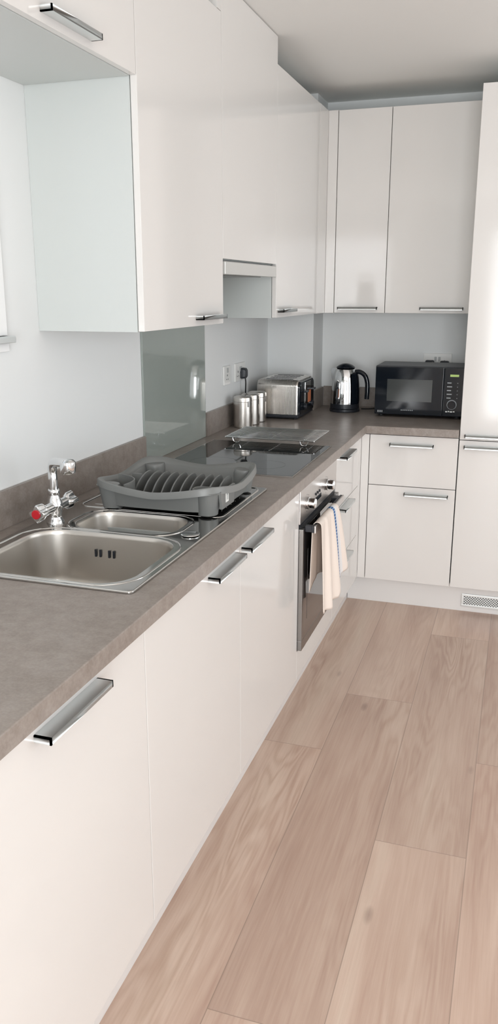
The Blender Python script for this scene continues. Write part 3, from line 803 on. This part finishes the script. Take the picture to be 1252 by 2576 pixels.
bm = BM()   # black grip spine down the right side of the body
pr2 = [(.0762, .043), (.0778, .060), (.0765, .110), (.0735, .150), (.0700, .180), (.0650, .200)]
lathe(bm, kc, [(.060, .043)]+pr2+[(.045, .202)], 14, math.radians(-52), math.radians(30), False, False)
obj('spine', bm, 'black_gloss', kt, angle=50)
bm = BM(); lathe(bm, kc, [(.047, .2265), (.050, .2285), (.0485, .233), (.036, .243), (.018, .250), (.004, .252)], 40); obj('lid', bm, 'black_gloss', kt, angle=50)
bm = BM(); hp = smoothpath([(kc[0]+.050, .437, ZT+.208), (kc[0]+.078, .436, ZT+.208), (kc[0]+.104, .435, ZT+.190), (kc[0]+.117, .434, ZT+.155), (kc[0]+.119, .434, ZT+.110), (kc[0]+.117, .434, ZT+.068)], 6)
tube(bm, hp, .0085, 14, .012); obj('handle', bm, 'black_gloss', kt, angle=50)
# kettle lead
bm = BM(); tube(bm, smoothpath([(kc[0]+.081, .49, ZT+.008), (-.06, .52, ZT+.005), (-.03, .55, ZT+.005), (-.012, .585, ZT+.005), (.02, .612, ZT+.005)], 6), .0032, 8)
patch(obj('power_cord', bm, 'blackrubber'), 'black cord running from the kettle base behind the microwave', 'cord')

# ------------------------------------------------------------------ microwave
mw = thing('microwave', 'black microwave oven with glass door and green display', 'microwave', (.006, .288, ZT), math.radians(0.6))
W_, D_, H0, H1 = .438, .295, .012, .256
def mb(name, d, m_, parent=mw, bev=0, **kw):
    bm = BM(); bx(bm, *d, bev); return obj(name, bm, m_, parent, local=True, **kw)
mb('casing', (0, W_, .018, D_, H0, H1), 'black', bev=.004)
for x in (.03, W_-.03):
    for y in (.05, D_-.04): bm = BM(); cyl(bm, (x, y, .0005), .012, .0115, 'z', 16); obj('foot', bm, 'blackrubber', mw, local=True)
dm = mb('door', (.002, W_-.100, 0, .0175, H0+.002, H1-.002), 'black_gloss', bev=.004)
mb('window', (.062, .284, -.0009, -.0002, .082, .192), 'mw_window', dm)
for i in range(4): mb('letter', (.018+i*.007, .022+i*.007, -.0010, -.0003, .024, .034), 'grey_print', dm)
for i in range(7): mb('letter', (.135+i*.009, .141+i*.009, -.0010, -.0003, .036, .0405), 'grey_print', dm)
pn = mb('control_panel', (W_-.0985, W_-.002, 0, .0175, H0+.002, H1-.002), 'black_gloss', bev=.004)
mb('display', (W_-.070, W_-.028, -.0009, -.0002, .211, .222), 'display', pn)
bm = BM()
for i in range(5):
    bm = BM(); z = .178-i*.0185; bx(bm, W_-.082, W_-.062+.004*(i % 2), -.0009, -.0002, z, z+.0055); obj('button', bm, 'grey_print', pn, local=True)
    bm = BM(); bx(bm, W_-.034, W_-.030, -.0009, -.0002, z, z+.004); obj('button', bm, 'grey_print', pn, local=True)
bm = BM()
L = [(W_-.055+.024*math.cos(2*PI*k/40), .074+.024*math.sin(2*PI*k/40)) for k in range(40)]
loft(bm, [[(a, -.0002, b) for a, b in L], [(a, -.0012, b) for a, b in L]])
dl = obj('dial_ring', bm, 'grey_print', pn, local=True)
bm = BM(); cyl(bm, (W_-.055, -.0012, .074), .020, -.016, 'y', 36, .002); obj('dial', bm, 'black_gloss', pn, local=True)
xs_ = W_-.084
for i, wd in enumerate((.010, .006, .012, .008)):
    mb('letter', (xs_, xs_+wd, -.0010, -.0003, .036+.001*(i % 2), .0415+.0015*(i % 2)), 'label', pn); xs_ += wd+.003

# ------------------------------------------------------------------ sockets
def socket(label, ax, a0, a1, z0, z1, base, pins=1, sw=None):
    s_ = thing('wall_socket', label, 'socket', {'x': (base, (a0+a1)/2, z0), 'y': ((a0+a1)/2, base, z0)}[ax])
    def B(bm, a, b, d0, d1, zz0, zz1, bv=0):
        if ax == 'x': bx(bm, base+d0, base+d1, a, b, zz0, zz1, bv)
        else: bx(bm, a, b, base-d1, base-d0, zz0, zz1, bv)
    bm = BM(); B(bm, a0, a1, .0003, .009, z0, z1, .002); obj('plate', bm, 'socket', s_)
    w_ = (a1-a0)/pins; zm = (z0+z1)/2
    for k in range(pins):
        c = a0+w_*(k+.5)
        bm = BM(); so = .018 if pins == 2 else 0
        cc = c+(so*(-1 if k == 0 else 1))*-1
        B(bm, c-.007, c+.007, .0092, .0125, z1-.030, z1-.008, .001) if pins == 1 else B(bm, (a0+a1)/2+(-.016 if k == 0 else .004), (a0+a1)/2+(-.004 if k == 0 else .016), .0092, .0125, zm+.002, zm+.026, .001)
        obj('switch', bm, 'socket_grey', s_)
        bm = BM(); q = c
        B(bm, q-.003, q+.003, .0091, .0096, zm-.002, zm+.008) if pins > 1 else B(bm, q-.003, q+.003, .0091, .0096, zm-.004, zm+.004)
        B(bm, q-.014, q-.007, .0091, .0096, zm-.020, zm-.016); B(bm, q+.007, q+.014, .0091, .0096, zm-.020, zm-.016)
        obj('pin_hole', bm, 'black', s_)
    return s_
socket('white single wall switch left of the double socket above the canisters', 'x', -.302, -.215, 1.108, 1.194, XW)
socket('white double wall socket above the canisters with a black plug in it', 'x', -.142, .005, 1.108, 1.194, XW, 2)
socket('white double wall socket on the back wall behind the microwave', 'y', .203, .350, 1.122, 1.208, YB, 2)
# plugs
def plug(label, loc, ax):
    p_ = thing('plug', label, 'plug', loc)
    bm = BM()
    prs = []
    for d_, s_ in ((.0098, .024), (.014, .026), (.030, .024), (.036, .018)):
        L = rrect(-s_*.92, s_*.92, -s_, s_, .009, 4)
        prs.append([(XW+d_, loc[1]+a, loc[2]+b) if ax == 'x' else (loc[0]+a, YB-d_, loc[2]+b) for a, b in L])
    loft(bm, prs); obj('shell', bm, 'black', p_); return p_
pa = plug('black plug in the double socket above the canisters', (XW+.02, -.052, 1.143), 'x')
bm = BM(); tube(bm, smoothpath([(XW+.028, -.052, 1.120), (XW+.030, -.050, 1.100), (XW+.026, -.040, 1.060), (XW+.022, -.030, 1.030), (XW+.020, -.015, .985), (XW+.020, .005, .94), (XW+.021, .03, ZT+.005), (XW+.024, .06, ZT+.0045)], 6), .0036, 8)
obj('cable', bm, 'blackrubber', pa)
plug('black plug in the left half of the back wall socket', (.238, YB-.02, 1.148), 'y')
plug('black plug in the right half of the back wall socket', (.315, YB-.02, 1.146), 'y')

# ------------------------------------------------------------------ towel over the oven handle
bm = BM(); uvl = bm.loops.layers.uv.new('cloth')
NS, NTt = 90, 70
def bot_front(s): return .405-.045*math.sin(s*PI*1.0)**.5+(.045 if s > .62 else 0)*min(1, (s-.62)/.08 if s > .62 else 0)
def tp_(s, t):
    """t 0..1: front hem up, over the bar, down the back"""
    fold = math.sin(s*2*PI*3.3+.6)*.55+math.sin(s*2*PI*6.1+1.9)*.30
    ztop = .7305; zf = bot_front(s); zb_ = .47+.03*math.sin(5*s)
    xf, xb_ = .0605, .0400
    if t < .52:
        q = t/.52; z = zf+(ztop-.010-zf)*q; dn = 1-q
        x = xf+.004+.013*(fold+.75)*dn**.8+.003*(fold+.8)
        side = dn
    elif t < .64:
        q = (t-.52)/.12; a = PI*q; xm = (xf+.004+xb_)/2; rr = (xf+.004-xb_)/2
        x = xm+rr*math.cos(a)+.003*(fold+.8)*(1-q); z = ztop-.010+.0125*math.sin(a); side = 0
    else:
        q = (t-.64)/.36; z = ztop-.010+(zb_-ztop+.010)*q; x = xb_-.002-.004*(1+fold*.5)*q; x = max(x, .0235); side = .4*q
    yt = -1.135+.285*s; ybm = -1.150+.435*s
    k = side**.8 if side > 0 else 0
    y = yt*(1-k)+ybm*k
    return (x, y, z)
grid = [[bm.verts.new(tp_(i/NS, j/NTt)) for j in range(NTt+1)] for i in range(NS+1)]
for i in range(NS):
    for j in range(NTt):
        f = bm.faces.new((grid[i][j], grid[i+1][j], grid[i+1][j+1], grid[i][j+1]))
        for lp, (a, b) in zip(f.loops, ((i, j), (i+1, j), (i+1, j+1), (i, j+1))): lp[uvl].uv = (a/NS, b/NTt)
tw = obj('tea_towel', bm, 'towel', angle=180)
so = tw.modifiers.new('thick', 'SOLIDIFY'); so.thickness = .0022; so.offset = 1
patch(tw, 'cream tea towel with a blue stripe hanging over the oven door handle', 'towel')
